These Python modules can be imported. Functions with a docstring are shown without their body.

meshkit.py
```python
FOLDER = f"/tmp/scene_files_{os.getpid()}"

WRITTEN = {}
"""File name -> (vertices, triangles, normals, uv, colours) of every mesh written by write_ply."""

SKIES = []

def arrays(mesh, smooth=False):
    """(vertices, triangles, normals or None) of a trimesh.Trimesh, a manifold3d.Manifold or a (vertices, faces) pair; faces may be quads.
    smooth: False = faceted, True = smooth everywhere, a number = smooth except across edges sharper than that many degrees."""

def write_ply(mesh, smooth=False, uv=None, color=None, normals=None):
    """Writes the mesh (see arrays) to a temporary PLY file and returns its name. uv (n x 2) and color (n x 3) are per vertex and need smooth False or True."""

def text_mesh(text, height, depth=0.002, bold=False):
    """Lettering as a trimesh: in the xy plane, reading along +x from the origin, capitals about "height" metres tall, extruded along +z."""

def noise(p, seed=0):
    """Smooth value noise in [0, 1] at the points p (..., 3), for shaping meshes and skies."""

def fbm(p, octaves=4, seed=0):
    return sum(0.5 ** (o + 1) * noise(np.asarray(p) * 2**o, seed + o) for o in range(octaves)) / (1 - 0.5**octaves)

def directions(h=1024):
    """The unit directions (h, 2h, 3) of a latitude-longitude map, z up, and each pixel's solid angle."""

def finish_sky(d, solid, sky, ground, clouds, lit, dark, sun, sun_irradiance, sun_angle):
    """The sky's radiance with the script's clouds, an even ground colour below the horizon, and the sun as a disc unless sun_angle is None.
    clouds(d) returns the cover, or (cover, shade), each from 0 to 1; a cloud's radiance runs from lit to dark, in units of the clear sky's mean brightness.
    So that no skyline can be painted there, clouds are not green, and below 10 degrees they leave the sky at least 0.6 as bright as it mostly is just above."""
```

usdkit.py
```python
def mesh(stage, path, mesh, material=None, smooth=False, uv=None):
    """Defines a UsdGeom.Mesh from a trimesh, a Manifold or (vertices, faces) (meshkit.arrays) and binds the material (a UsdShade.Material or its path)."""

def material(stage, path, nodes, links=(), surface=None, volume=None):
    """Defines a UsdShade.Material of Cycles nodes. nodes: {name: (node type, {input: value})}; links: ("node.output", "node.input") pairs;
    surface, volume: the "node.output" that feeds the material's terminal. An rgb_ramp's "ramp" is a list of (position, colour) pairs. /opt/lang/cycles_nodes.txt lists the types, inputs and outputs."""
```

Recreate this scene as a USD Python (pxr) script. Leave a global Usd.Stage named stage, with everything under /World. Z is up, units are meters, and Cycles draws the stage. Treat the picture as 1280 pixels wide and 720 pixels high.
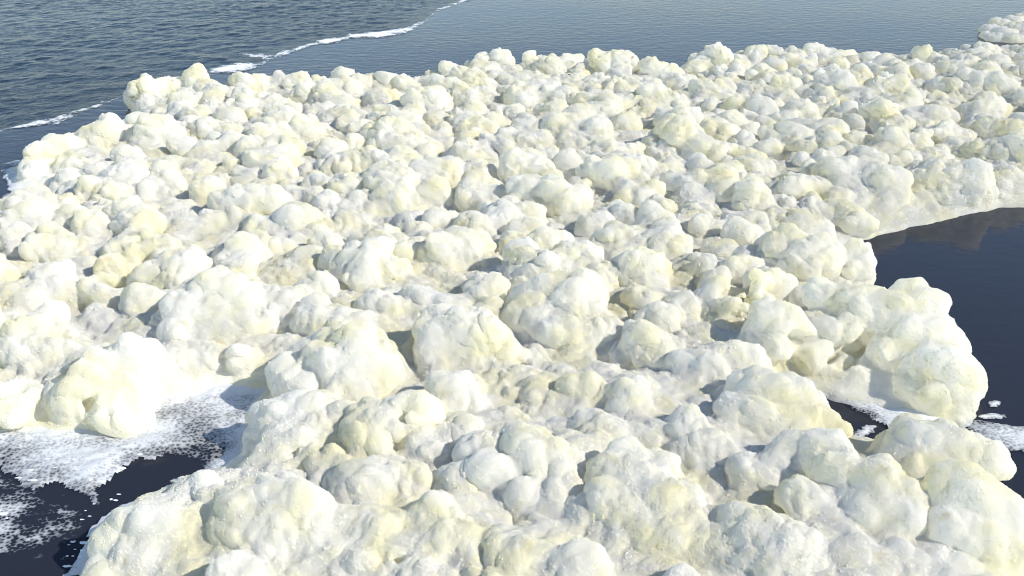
"""A bank of cream-white sea foam heaped up at the water's edge, seen from a little above. z is up, metres."""
import math
import numpy as np
import shapely
import trimesh
from scipy.sparse import coo_matrix
from scipy.sparse.csgraph import connected_components
from scipy.spatial import cKDTree
from pxr import Gf, Sdf, Usd, UsdGeom, UsdLux, UsdShade, Vt
import meshkit
import usdkit

stage = Usd.Stage.CreateInMemory()
UsdGeom.SetStageUpAxis(stage, UsdGeom.Tokens.z)
UsdGeom.SetStageMetersPerUnit(stage, 1.0)
stage.SetDefaultPrim(UsdGeom.Xform.Define(stage, "/World").GetPrim())
UsdGeom.Scope.Define(stage, "/World/Looks")

# ------------------------------------------------------------------ camera
CAM_HEIGHT, PITCH = 2.2, 22.0
cam = UsdGeom.Camera.Define(stage, "/World/camera")
cam.AddTranslateOp().Set(Gf.Vec3d(0, 0, CAM_HEIGHT))
cam.AddRotateXOp().Set(90.0 - PITCH)
cam.CreateHorizontalApertureAttr(36.0)
cam.CreateFocalLengthAttr(38.6)
cam.CreateClippingRangeAttr(Gf.Vec2f(0.05, 20000))
cam.CreateExposureAttr(0.68)

# ------------------------------------------------------------------ sky and sun
SUN_AZ, SUN_EL = math.radians(112), math.radians(37)      # azimuth clockwise from the view direction (+y)
sun_dir = np.array([math.sin(SUN_AZ) * math.cos(SUN_EL), math.cos(SUN_AZ) * math.cos(SUN_EL), math.sin(SUN_EL)])
usdkit.material(stage, "/World/Looks/sky_look", {
    "s": ("sky_texture", {"sky_type": "single_scattering", "sun_disc": False, "sun_elevation": SUN_EL, "sun_rotation": SUN_AZ, "aerosol_density": 0.3, "ozone_density": 1.2}),
    "b": ("background_shader", {"strength": 0.13})}, [("s.color", "b.color")], surface="b.background")
dome = UsdLux.DomeLight.Define(stage, "/World/sky")
UsdShade.MaterialBindingAPI.Apply(dome.GetPrim()).Bind(UsdShade.Material.Get(stage, "/World/Looks/sky_look"))
dome.GetPrim().SetCustomDataByKey("kind", "structure")
sun = UsdLux.DistantLight.Define(stage, "/World/sun")
sun.CreateIntensityAttr(0.95)
sun.CreateAngleAttr(1.2)
sun.CreateColorAttr(Gf.Vec3f(1.0, 0.95, 0.86))
sun.GetPrim().CreateAttribute("inputs:normalize", Sdf.ValueTypeNames.Bool).Set(True)
sun.AddTransformOp().Set(Gf.Matrix4d().SetRotate(Gf.Rotation(Gf.Vec3d(0, 0, 1), Gf.Vec3d(*sun_dir.tolist()))))


# ------------------------------------------------------------------ the survey: where the foam lies, in metres on the water plane
def table(text):
    return np.array([[float(v) for v in row.split(",")] for row in text.split(";")])


# lumps: x, y, z of the centre, radius across, radius upwards
LUMPS = table('''-3.278,9.719,0.156,0.134,0.124;-3.100,9.951,0.117,0.128,0.109;-2.872,10.000,0.152,0.110,0.129;-2.624,9.602,0.163,0.097,0.116;-2.728,9.569,0.099,0.123,0.086;-2.571,9.219,0.073,0.085,0.102;-2.971,9.546,0.069,0.141,0.084;-2.436,9.785,0.178,0.099,0.118;-2.471,9.741,0.080,0.107,0.107;-3.079,8.887,0.074,0.066,0.066;-3.048,8.112,0.176,0.121,0.096;-3.077,8.528,0.072,0.095,0.078;-3.285,7.818,0.159,0.110,0.086;-3.658,8.087,0.074,0.068,0.052;-3.386,7.655,0.128,0.115,0.069;-3.223,7.936,0.083,0.074,0.058;-3.004,7.769,0.067,0.131,0.100;-3.100,7.443,0.070,0.098,0.083;-3.005,7.490,0.072,0.085,0.054;-3.343,7.453,0.067,0.126,0.076;-2.649,8.094,0.180,0.135,0.119;-2.717,7.988,0.100,0.119,0.072;-2.526,8.056,0.113,0.090,0.090;-2.331,8.258,0.170,0.092,0.092;-2.433,8.279,0.134,0.077,0.077;-2.794,7.754,0.072,0.087,0.072;-2.594,7.764,0.069,0.117,0.070;-2.172,8.004,0.065,0.165,0.099;-2.162,8.244,0.142,0.077,0.060;-2.479,6.913,0.195,0.104,0.063;-2.242,7.309,0.137,0.096,0.066;-2.142,7.266,0.064,0.165,0.099;-2.271,6.915,0.194,0.065,0.051;-2.233,8.858,0.073,0.082,0.099;-2.508,6.819,0.142,0.129,0.078;-2.679,6.735,0.181,0.089,0.061;-1.868,7.279,0.089,0.124,0.078;-3.139,9.461,0.070,0.122,0.085;-2.292,9.872,0.197,0.072,0.087;-2.139,9.993,0.154,0.110,0.091;-1.935,9.937,0.183,0.109,0.109;-1.824,10.387,0.073,0.095,0.075;-1.562,10.060,0.177,0.110,0.101;-1.374,10.010,0.132,0.092,0.110;-1.187,10.148,0.141,0.139,0.100;-0.965,10.127,0.070,0.130,0.081;-0.761,10.414,0.087,0.114,0.094;-0.617,10.211,0.072,0.112,0.073;-0.610,10.464,0.191,0.095,0.065;-0.275,10.790,0.168,0.137,0.096;-0.176,10.700,0.087,0.117,0.117;-0.458,10.457,0.116,0.115,0.095;-0.372,9.190,0.199,0.152,0.091;-0.079,10.881,0.230,0.099,0.088;-2.159,9.613,0.072,0.106,0.088;-1.962,9.695,0.072,0.107,0.088;-1.752,9.613,0.072,0.106,0.069;-1.557,9.613,0.072,0.106,0.064;-1.316,9.389,0.069,0.139,0.083;-1.107,9.540,0.070,0.123,0.086;-0.731,9.025,0.202,0.183,0.110;-0.587,9.098,0.169,0.084,0.066;-0.814,8.805,0.152,0.114,0.068;-1.903,8.400,0.135,0.109,0.109;-1.781,8.520,0.202,0.126,0.076;-1.691,9.150,0.072,0.101,0.074;-1.499,8.480,0.067,0.142,0.085;-1.722,8.405,0.070,0.110,0.076;-1.284,8.547,0.132,0.111,0.068;-1.143,9.089,0.069,0.134,0.081;-1.205,8.528,0.072,0.095,0.061;-0.860,7.820,0.189,0.190,0.126;-0.777,8.727,0.072,0.097,0.062;-0.592,8.605,0.069,0.128,0.094;-0.473,9.132,0.076,0.101,0.083;-0.335,9.076,0.089,0.134,0.081;-0.244,8.761,0.063,0.195,0.117;-0.100,8.999,0.073,0.083,0.100;-1.887,8.220,0.070,0.107,0.074;-1.405,7.891,0.065,0.163,0.098;-1.652,7.326,0.161,0.165,0.099;-1.317,8.204,0.074,0.061,0.045;-0.694,7.704,0.085,0.217,0.130;-0.921,7.669,0.095,0.101,0.085;-0.297,7.520,0.121,0.127,0.127;-0.151,8.100,0.070,0.106,0.090;-1.137,7.192,0.170,0.122,0.073;-1.083,7.160,0.096,0.108,0.078;-1.356,7.176,0.091,0.109,0.065;-1.553,7.283,0.088,0.096,0.066;-0.728,6.636,0.236,0.176,0.105;-0.443,7.338,0.072,0.083,0.068;-0.097,7.343,0.070,0.097,0.082;-0.532,6.688,0.208,0.101,0.073;0.064,11.752,0.072,0.128,0.106;0.188,10.913,0.204,0.059,0.071;0.391,10.764,0.173,0.137,0.117;0.601,11.411,0.072,0.124,0.103;0.683,10.703,0.106,0.117,0.097;0.875,10.708,0.203,0.097,0.107;1.072,10.732,0.198,0.136,0.106;1.333,10.620,0.181,0.106,0.106;1.424,10.547,0.118,0.115,0.095;1.546,10.593,0.108,0.097,0.076;1.819,10.989,0.110,0.120,0.099;2.050,11.093,0.211,0.161,0.109;2.201,11.332,0.107,0.103,0.103;2.368,11.140,0.122,0.121,0.100;2.477,11.208,0.190,0.102,0.091;0.096,10.502,0.069,0.154,0.093;0.400,10.408,0.069,0.152,0.092;0.101,9.139,0.194,0.118,0.100;0.388,9.165,0.188,0.169,0.101;0.237,9.213,0.229,0.085,0.085;0.793,10.315,0.069,0.151,0.091;1.063,10.580,0.072,0.116,0.075;1.170,10.308,0.070,0.132,0.092;0.713,8.997,0.175,0.199,0.119;0.959,9.141,0.176,0.135,0.081;1.182,9.203,0.231,0.118,0.083;0.591,8.881,0.134,0.098,0.063;0.900,9.015,0.086,0.100,0.064;1.091,8.932,0.089,0.132,0.097;1.329,9.144,0.193,0.118,0.082;1.519,9.392,0.156,0.104,0.067;1.715,9.352,0.216,0.137,0.083;2.093,10.302,0.072,0.113,0.103;2.088,9.574,0.187,0.105,0.087;0.160,8.621,0.065,0.176,0.107;0.365,8.211,0.228,0.137,0.082;0.635,8.158,0.226,0.136,0.082;0.395,7.830,0.126,0.132,0.116;0.586,7.850,0.151,0.117,0.086;0.849,8.111,0.067,0.136,0.120;0.950,8.665,0.070,0.113,0.068;1.111,8.534,0.070,0.111,0.077;1.384,9.011,0.070,0.117,0.081;1.199,7.763,0.248,0.144,0.098;1.556,8.732,0.070,0.113,0.079;1.741,8.864,0.072,0.099,0.099;1.887,8.605,0.069,0.128,0.145;1.880,9.264,0.097,0.171,0.103;2.113,9.225,0.072,0.102,0.102;1.339,7.685,0.135,0.158,0.127;1.098,7.713,0.128,0.159,0.096;1.572,7.539,0.116,0.184,0.110;0.110,7.319,0.149,0.096,0.111;0.294,7.438,0.086,0.112,0.112;0.163,7.193,0.072,0.082,0.067;0.585,6.891,0.201,0.169,0.101;0.801,7.086,0.173,0.120,0.106;0.938,7.088,0.116,0.121,0.076;1.111,6.754,0.201,0.128,0.077;1.690,7.482,0.088,0.113,0.082;1.274,6.729,0.196,0.127,0.076;2.675,11.270,0.179,0.123,0.091;2.872,11.155,0.180,0.101,0.091;3.105,11.282,0.197,0.102,0.102;3.198,11.139,0.122,0.142,0.121;3.577,11.745,0.073,0.106,0.095;3.637,11.237,0.165,0.122,0.122;3.493,10.888,0.070,0.139,0.118;2.863,9.602,0.234,0.141,0.085;3.953,11.274,0.097,0.123,0.080;4.172,11.240,0.205,0.112,0.080;4.047,10.997,0.069,0.160,0.097;4.357,11.154,0.119,0.162,0.099;4.619,11.374,0.140,0.144,0.101;4.821,11.379,0.180,0.144,0.087;5.047,11.415,0.153,0.124,0.092;5.181,11.339,0.146,0.123,0.102;2.391,9.610,0.232,0.123,0.105;2.888,10.688,0.070,0.137,0.116;2.321,9.411,0.116,0.121,0.103;2.642,9.527,0.144,0.175,0.105;2.420,9.300,0.072,0.103,0.066;3.010,9.465,0.140,0.157,0.094;3.228,9.569,0.188,0.123,0.086;3.392,9.553,0.226,0.122,0.086;4.192,9.752,0.203,0.125,0.087;4.323,9.639,0.209,0.106,0.087;4.043,9.793,0.231,0.107,0.089;3.859,9.759,0.184,0.143,0.086;4.916,10.780,0.072,0.118,0.118;2.837,9.017,0.069,0.134,0.098;2.910,8.557,0.210,0.111,0.094;2.951,8.445,0.108,0.141,0.090;3.465,9.243,0.067,0.154,0.154;3.743,9.540,0.070,0.123,0.086;3.763,9.219,0.073,0.085,0.102;3.825,9.071,0.073,0.084,0.101;4.182,9.540,0.070,0.123,0.086;4.180,9.156,0.070,0.118,0.101;3.605,8.156,0.195,0.091,0.075;3.741,8.084,0.198,0.105,0.089;2.017,7.947,0.141,0.163,0.163;2.313,7.977,0.224,0.163,0.098;2.251,7.810,0.117,0.190,0.114;2.512,7.856,0.119,0.103,0.119;2.751,7.989,0.069,0.120,0.120;2.845,7.865,0.072,0.088,0.106;3.079,7.925,0.131,0.148,0.116;3.224,7.987,0.207,0.104,0.088;3.296,7.861,0.103,0.132,0.084;3.472,7.921,0.072,0.089,0.073;3.687,8.020,0.091,0.120,0.087;3.665,7.749,0.073,0.073,0.087;1.845,7.348,0.069,0.111,0.080;2.006,7.443,0.070,0.098,0.067;2.150,6.935,0.161,0.144,0.087;2.418,6.840,0.189,0.129,0.086;2.761,6.922,0.165,0.170,0.102;2.996,6.931,0.190,0.144,0.086;3.294,7.028,0.134,0.093,0.056;-2.955,6.432,0.157,0.135,0.081;-2.825,6.452,0.099,0.099,0.071;-2.840,6.352,0.067,0.110,0.066;-2.985,6.206,0.066,0.119,0.072;-2.759,5.711,0.166,0.088,0.063;-2.673,6.235,0.069,0.096,0.058;-2.673,6.670,0.148,0.089,0.102;-2.522,6.822,0.141,0.116,0.070;-2.457,6.407,0.062,0.160,0.096;-2.359,6.741,0.099,0.090,0.076;-2.464,6.117,0.072,0.071,0.071;-2.222,6.403,0.063,0.147,0.091;-2.229,6.838,0.136,0.104,0.075;-2.132,6.985,0.092,0.106,0.077;-1.974,6.930,0.067,0.118,0.104;-2.046,6.433,0.066,0.123,0.074;-1.712,6.112,0.148,0.117,0.070;-1.747,6.916,0.072,0.079,0.079;-2.510,5.602,0.148,0.141,0.085;-2.682,5.623,0.082,0.088,0.075;-2.637,5.384,0.070,0.074,0.049;-2.337,5.115,0.166,0.110,0.066;-2.282,5.484,0.077,0.086,0.060;-2.057,5.545,0.145,0.118,0.106;-2.083,5.496,0.072,0.097,0.058;-1.882,5.780,0.094,0.101,0.061;-1.754,5.752,0.069,0.089,0.054;-1.583,5.692,0.067,0.100,0.074;-1.556,6.017,0.082,0.070,0.084;-1.743,5.241,0.149,0.154,0.092;-1.979,5.013,0.111,0.129,0.077;-2.211,5.029,0.125,0.079,0.068;-2.349,4.951,0.115,0.088,0.064;-2.472,5.016,0.131,0.079,0.047;-1.421,4.773,0.231,0.141,0.085;-1.522,4.630,0.231,0.073,0.051;-1.288,4.729,0.229,0.075,0.052;-2.473,4.925,0.073,0.049,0.049;-1.965,5.649,0.188,0.066,0.053;-1.594,6.872,0.072,0.078,0.064;-1.432,6.842,0.067,0.117,0.103;-1.311,7.057,0.070,0.094,0.094;-1.036,6.663,0.189,0.114,0.100;-0.962,6.449,0.100,0.136,0.081;-0.735,6.411,0.125,0.135,0.121;-0.723,6.581,0.227,0.150,0.090;-0.476,6.581,0.136,0.113,0.135;-0.222,6.448,0.100,0.099,0.118;-0.302,6.301,0.072,0.073,0.073;-0.062,6.499,0.122,0.074,0.089;-1.418,5.987,0.129,0.115,0.089;-1.258,6.078,0.184,0.128,0.077;-1.123,5.933,0.099,0.057,0.069;-0.958,6.226,0.059,0.180,0.108;-1.244,5.897,0.076,0.126,0.075;-1.342,5.756,0.067,0.101,0.075;-0.588,6.102,0.065,0.129,0.078;-0.558,5.530,0.174,0.097,0.072;-0.353,5.513,0.192,0.139,0.102;-0.216,5.578,0.179,0.097,0.059;-0.090,5.817,0.069,0.090,0.077;-1.164,5.254,0.110,0.113,0.068;-0.888,5.307,0.212,0.103,0.062;-0.739,5.272,0.214,0.133,0.085;-0.730,5.162,0.114,0.132,0.108;-0.596,5.238,0.106,0.103,0.115;-0.957,5.166,0.069,0.081,0.093;-0.372,5.257,0.065,0.114,0.068;-0.255,5.166,0.069,0.081,0.057;-0.132,5.126,0.063,0.121,0.073;-0.431,4.841,0.161,0.067,0.078;-1.087,4.864,0.142,0.125,0.075;-0.624,4.772,0.149,0.076,0.053;0.124,6.519,0.207,0.124,0.082;0.074,6.404,0.101,0.098,0.098;0.317,6.403,0.166,0.146,0.088;0.339,6.292,0.062,0.157,0.094;0.263,5.898,0.063,0.137,0.084;0.062,5.328,0.204,0.083,0.059;0.361,5.305,0.202,0.093,0.069;0.781,6.628,0.147,0.164,0.098;0.768,6.468,0.067,0.111,0.084;0.588,6.394,0.066,0.123,0.074;0.596,5.728,0.195,0.110,0.066;1.005,6.965,0.070,0.093,0.093;1.126,6.557,0.104,0.138,0.095;1.310,6.625,0.148,0.113,0.085;1.122,6.356,0.066,0.122,0.073;0.838,5.810,0.202,0.089,0.054;1.597,6.885,0.067,0.118,0.103;0.840,5.629,0.161,0.120,0.072;0.546,5.628,0.126,0.120,0.072;0.647,5.522,0.062,0.140,0.089;0.446,5.176,0.153,0.091,0.079;0.755,5.541,0.112,0.108,0.070;1.328,6.046,0.097,0.140,0.100;1.107,5.824,0.066,0.113,0.073;1.001,5.340,0.144,0.094,0.056;1.265,5.511,0.135,0.107,0.064;0.160,5.109,0.157,0.201,0.120;0.284,4.795,0.201,0.170,0.102;0.075,4.751,0.189,0.094,0.059;0.892,5.278,0.068,0.135,0.081;0.807,4.796,0.160,0.076,0.046;0.962,4.883,0.196,0.077,0.054;0.669,4.898,0.117,0.126,0.076;1.143,4.885,0.216,0.096,0.073;1.080,4.741,0.173,0.113,0.068;0.379,5.080,0.148,0.080,0.056;1.691,6.743,0.125,0.090,0.076;1.790,6.694,0.166,0.089,0.061;2.146,6.905,0.116,0.170,0.102;2.413,6.783,0.086,0.142,0.142;2.035,6.437,0.065,0.136,0.108;2.083,6.268,0.070,0.084,0.071;2.666,6.837,0.069,0.104,0.075;2.958,6.814,0.143,0.116,0.073;3.265,7.002,0.087,0.106,0.064;1.775,6.141,0.063,0.142,0.085;1.446,5.456,0.246,0.095,0.058;1.539,5.341,0.188,0.125,0.113;1.808,5.387,0.137,0.116,0.078;1.651,5.421,0.214,0.084,0.060;1.389,5.275,0.069,0.083,0.083;1.444,5.116,0.067,0.091,0.079;1.797,4.632,0.230,0.138,0.083;1.592,4.627,0.251,0.119,0.071;1.489,4.684,0.248,0.111,0.067;1.675,6.539,0.070,0.088,0.074;1.668,6.348,0.069,0.097,0.070;-2.454,4.904,0.072,0.058,0.058;-2.306,4.871,0.065,0.107,0.064;-2.166,4.408,0.210,0.070,0.042;-2.131,4.297,0.146,0.087,0.065;-1.968,4.348,0.151,0.096,0.063;-2.045,4.277,0.089,0.104,0.062;-1.968,4.794,0.067,0.086,0.052;-1.760,4.679,0.067,0.084,0.061;-1.587,4.176,0.167,0.110,0.099;-1.550,4.059,0.104,0.091,0.058;-2.012,4.040,0.067,0.075,0.045;-1.995,3.900,0.069,0.064,0.042;-1.768,3.945,0.081,0.081,0.081;-1.636,3.978,0.064,0.115,0.069;-1.715,4.066,0.184,0.082,0.050;-1.554,3.877,0.063,0.096,0.058;-1.505,4.542,0.159,0.082,0.071;-1.399,4.441,0.058,0.143,0.086;-1.385,4.605,0.161,0.092,0.081;-1.245,4.614,0.107,0.092,0.081;-1.185,4.374,0.070,0.062,0.074;-1.492,4.306,0.074,0.035,0.042;-1.144,4.722,0.150,0.094,0.056;-1.042,4.847,0.065,0.106,0.070;-0.849,4.850,0.063,0.116,0.070;-0.602,4.707,0.065,0.104,0.080;-0.651,4.161,0.267,0.083,0.063;-0.900,4.067,0.165,0.099,0.089;-0.742,4.086,0.238,0.107,0.064;-0.593,4.061,0.186,0.107,0.086;-0.700,3.992,0.148,0.106,0.085;-0.499,4.063,0.065,0.092,0.070;-0.797,3.803,0.166,0.086,0.054;-0.915,3.724,0.157,0.100,0.060;-0.511,3.632,0.182,0.113,0.068;-0.361,3.648,0.207,0.083,0.083;-0.642,3.689,0.133,0.092,0.055;-0.279,4.347,0.199,0.139,0.096;-0.156,4.331,0.197,0.113,0.113;-0.242,4.264,0.095,0.130,0.085;-0.148,4.023,0.086,0.107,0.086;-0.329,4.266,0.075,0.069,0.083;-0.443,4.395,0.090,0.053,0.064;-0.052,4.324,0.133,0.070,0.080;-0.211,3.628,0.141,0.083,0.050;-0.063,3.771,0.069,0.063,0.041;-0.418,4.780,0.125,0.085,0.051;0.055,4.641,0.176,0.101,0.067;0.199,4.520,0.169,0.108,0.065;0.315,4.500,0.149,0.090,0.079;0.417,4.522,0.099,0.073,0.073;0.143,4.435,0.070,0.063,0.075;0.275,4.397,0.069,0.071,0.085;0.052,4.317,0.069,0.070,0.084;0.186,4.146,0.069,0.068,0.045;0.565,4.408,0.172,0.097,0.058;0.626,4.300,0.116,0.096,0.062;0.487,4.292,0.091,0.078,0.067;0.380,4.256,0.070,0.061,0.061;0.274,3.938,0.140,0.089,0.067;0.239,3.873,0.102,0.080,0.048;0.471,3.895,0.144,0.080,0.069;0.467,3.761,0.118,0.093,0.056;0.064,3.908,0.065,0.089,0.055;0.081,3.950,0.115,0.057,0.035;0.764,4.189,0.132,0.093,0.060;0.840,4.142,0.146,0.067,0.067;0.779,4.100,0.083,0.092,0.058;0.661,4.091,0.069,0.067,0.056;0.614,3.926,0.073,0.065,0.043;0.785,3.895,0.099,0.048,0.037;0.828,4.587,0.069,0.074,0.074;0.790,4.724,0.109,0.075,0.075;1.077,4.708,0.136,0.131,0.097;0.921,4.225,0.171,0.060,0.038;1.006,4.221,0.154,0.085,0.052;0.950,3.914,0.188,0.080,0.059;0.895,3.774,0.138,0.086,0.065;0.947,3.727,0.146,0.046,0.055;0.331,3.614,0.140,0.090,0.054;0.199,3.674,0.089,0.076,0.046;0.665,3.645,0.157,0.068,0.058;0.726,3.553,0.141,0.052,0.031;0.902,3.705,0.071,0.077,0.056;0.528,3.625,0.125,0.068,0.047;1.170,4.492,0.231,0.080,0.070;1.233,4.450,0.220,0.071,0.060;1.308,4.380,0.097,0.080,0.080;1.194,4.341,0.086,0.070,0.059;1.174,4.353,0.139,0.053,0.042;1.462,4.591,0.178,0.137,0.082;1.596,4.567,0.218,0.109,0.065;1.704,4.507,0.215,0.135,0.081;1.778,4.403,0.203,0.132,0.088;1.691,4.378,0.137,0.132,0.079;1.556,4.494,0.072,0.118,0.071;1.809,4.171,0.141,0.118,0.086;1.848,4.111,0.124,0.100,0.079;1.855,4.040,0.067,0.075,0.075;1.780,4.307,0.074,0.122,0.073;1.763,4.104,0.062,0.109,0.065;1.400,4.383,0.066,0.089,0.053;1.058,3.862,0.188,0.095,0.057;1.085,3.757,0.147,0.116,0.073;1.213,3.754,0.096,0.086,0.053;-1.071,3.182,0.147,0.075,0.045;-1.123,3.132,0.156,0.067,0.040;-1.195,3.052,0.139,0.079,0.047;-1.253,3.019,0.107,0.085,0.051;-1.302,2.991,0.065,0.072,0.043;-1.186,2.961,0.086,0.090,0.054;-1.103,3.005,0.132,0.058,0.049;-1.268,2.889,0.062,0.082,0.049;-1.120,2.903,0.059,0.095,0.057;-0.981,3.093,0.150,0.066,0.046;-1.037,2.987,0.099,0.071,0.061;-0.888,3.054,0.192,0.065,0.045;-0.875,2.981,0.149,0.077,0.046;-0.922,2.952,0.062,0.084,0.063;-0.842,2.922,0.091,0.038,0.046;-0.944,3.471,0.072,0.044,0.044;-0.803,3.568,0.133,0.097,0.058;-0.901,3.524,0.099,0.052,0.052;-0.847,3.504,0.085,0.066,0.040;-0.739,3.520,0.084,0.089,0.053;-0.629,3.395,0.135,0.086,0.051;-0.633,3.615,0.106,0.083,0.050;-0.486,3.525,0.149,0.110,0.066;-0.476,3.312,0.145,0.112,0.067;-0.552,3.250,0.127,0.083,0.050;-0.365,3.326,0.136,0.077,0.057;-0.753,3.065,0.192,0.092,0.055;-0.686,3.042,0.153,0.091,0.072;-0.757,2.962,0.131,0.077,0.077;-0.613,2.932,0.107,0.077,0.067;-0.689,2.913,0.059,0.096,0.057;-0.441,3.004,0.133,0.084,0.051;-0.562,3.034,0.135,0.059,0.049;-0.480,3.111,0.123,0.073,0.044;-0.292,3.483,0.115,0.073,0.063;-0.203,3.428,0.065,0.080,0.059;-0.248,3.040,0.147,0.092,0.055;-0.207,2.999,0.136,0.091,0.060;-0.289,2.951,0.093,0.084,0.050;-0.179,2.931,0.092,0.070,0.042;-0.273,2.895,0.065,0.070,0.042;-0.070,3.302,0.159,0.077,0.067;-0.055,3.222,0.073,0.055,0.055;-0.051,2.951,0.093,0.071,0.050;-0.083,2.901,0.061,0.089,0.053;-0.380,2.901,0.099,0.057,0.036;-0.115,3.429,0.180,0.065,0.044;-0.471,2.876,0.116,0.057,0.036;0.043,3.387,0.205,0.085,0.054;0.112,3.332,0.173,0.098,0.068;0.055,3.247,0.129,0.090,0.054;0.153,3.275,0.111,0.097,0.058;0.110,3.202,0.062,0.089,0.054;0.041,3.142,0.070,0.047,0.037;0.219,3.482,0.141,0.087,0.052;0.356,3.549,0.118,0.096,0.076;0.236,3.386,0.115,0.079,0.047;0.415,3.271,0.170,0.117,0.070;0.516,3.308,0.171,0.063,0.038;0.329,3.232,0.171,0.055,0.034;0.515,3.132,0.163,0.074,0.044;0.437,3.099,0.162,0.066,0.040;0.345,3.101,0.145,0.086,0.052;0.266,3.095,0.110,0.080,0.048;0.354,3.036,0.119,0.072,0.043;0.276,3.026,0.063,0.079,0.047;0.351,2.987,0.067,0.059,0.048;0.471,3.029,0.116,0.098,0.059;0.574,3.012,0.104,0.091,0.055;0.599,2.958,0.088,0.097,0.058;0.501,2.944,0.067,0.058,0.048;0.705,3.509,0.125,0.051,0.041;0.623,3.494,0.109,0.059,0.037;0.779,3.500,0.097,0.044,0.044;0.849,3.346,0.116,0.071,0.080;0.709,3.049,0.125,0.072,0.052;0.759,2.973,0.139,0.084,0.064;0.635,2.897,0.063,0.076,0.046;0.025,2.877,0.116,0.075,0.045;0.188,2.850,0.091,0.106,0.064;0.731,2.884,0.103,0.088,0.053;0.412,2.890,0.069,0.051,0.030;0.950,3.356,0.125,0.064,0.064;0.975,3.180,0.148,0.068,0.058;1.007,3.114,0.136,0.067,0.046;1.113,3.407,0.177,0.100,0.060;1.112,3.280,0.196,0.083,0.050;0.992,3.439,0.175,0.058,0.035;1.236,3.175,0.214,0.101,0.060;1.167,3.107,0.172,0.086,0.052;1.273,3.103,0.167,0.093,0.062;1.239,3.064,0.130,0.086,0.055;1.329,3.072,0.070,0.073,0.052;1.068,3.012,0.112,0.078,0.047;0.965,2.969,0.126,0.071,0.042;1.154,2.902,0.098,0.082,0.049;1.276,2.950,0.063,0.077,0.046;1.521,3.498,0.148,0.132,0.079;1.432,3.444,0.130,0.080,0.048;1.661,3.480,0.142,0.095,0.057;1.707,3.439,0.116,0.065,0.044;1.486,3.131,0.187,0.100,0.070;1.573,3.096,0.179,0.099,0.069;1.628,3.058,0.150,0.072,0.062;1.491,3.033,0.128,0.111,0.067;1.601,3.005,0.101,0.078,0.047;1.567,2.987,0.068,0.078,0.047;1.423,2.999,0.059,0.098,0.059;0.865,2.933,0.137,0.095,0.057;0.839,2.864,0.111,0.100,0.060;0.968,2.896,0.102,0.076,0.046;1.060,2.890,0.106,0.069,0.042''')
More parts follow.
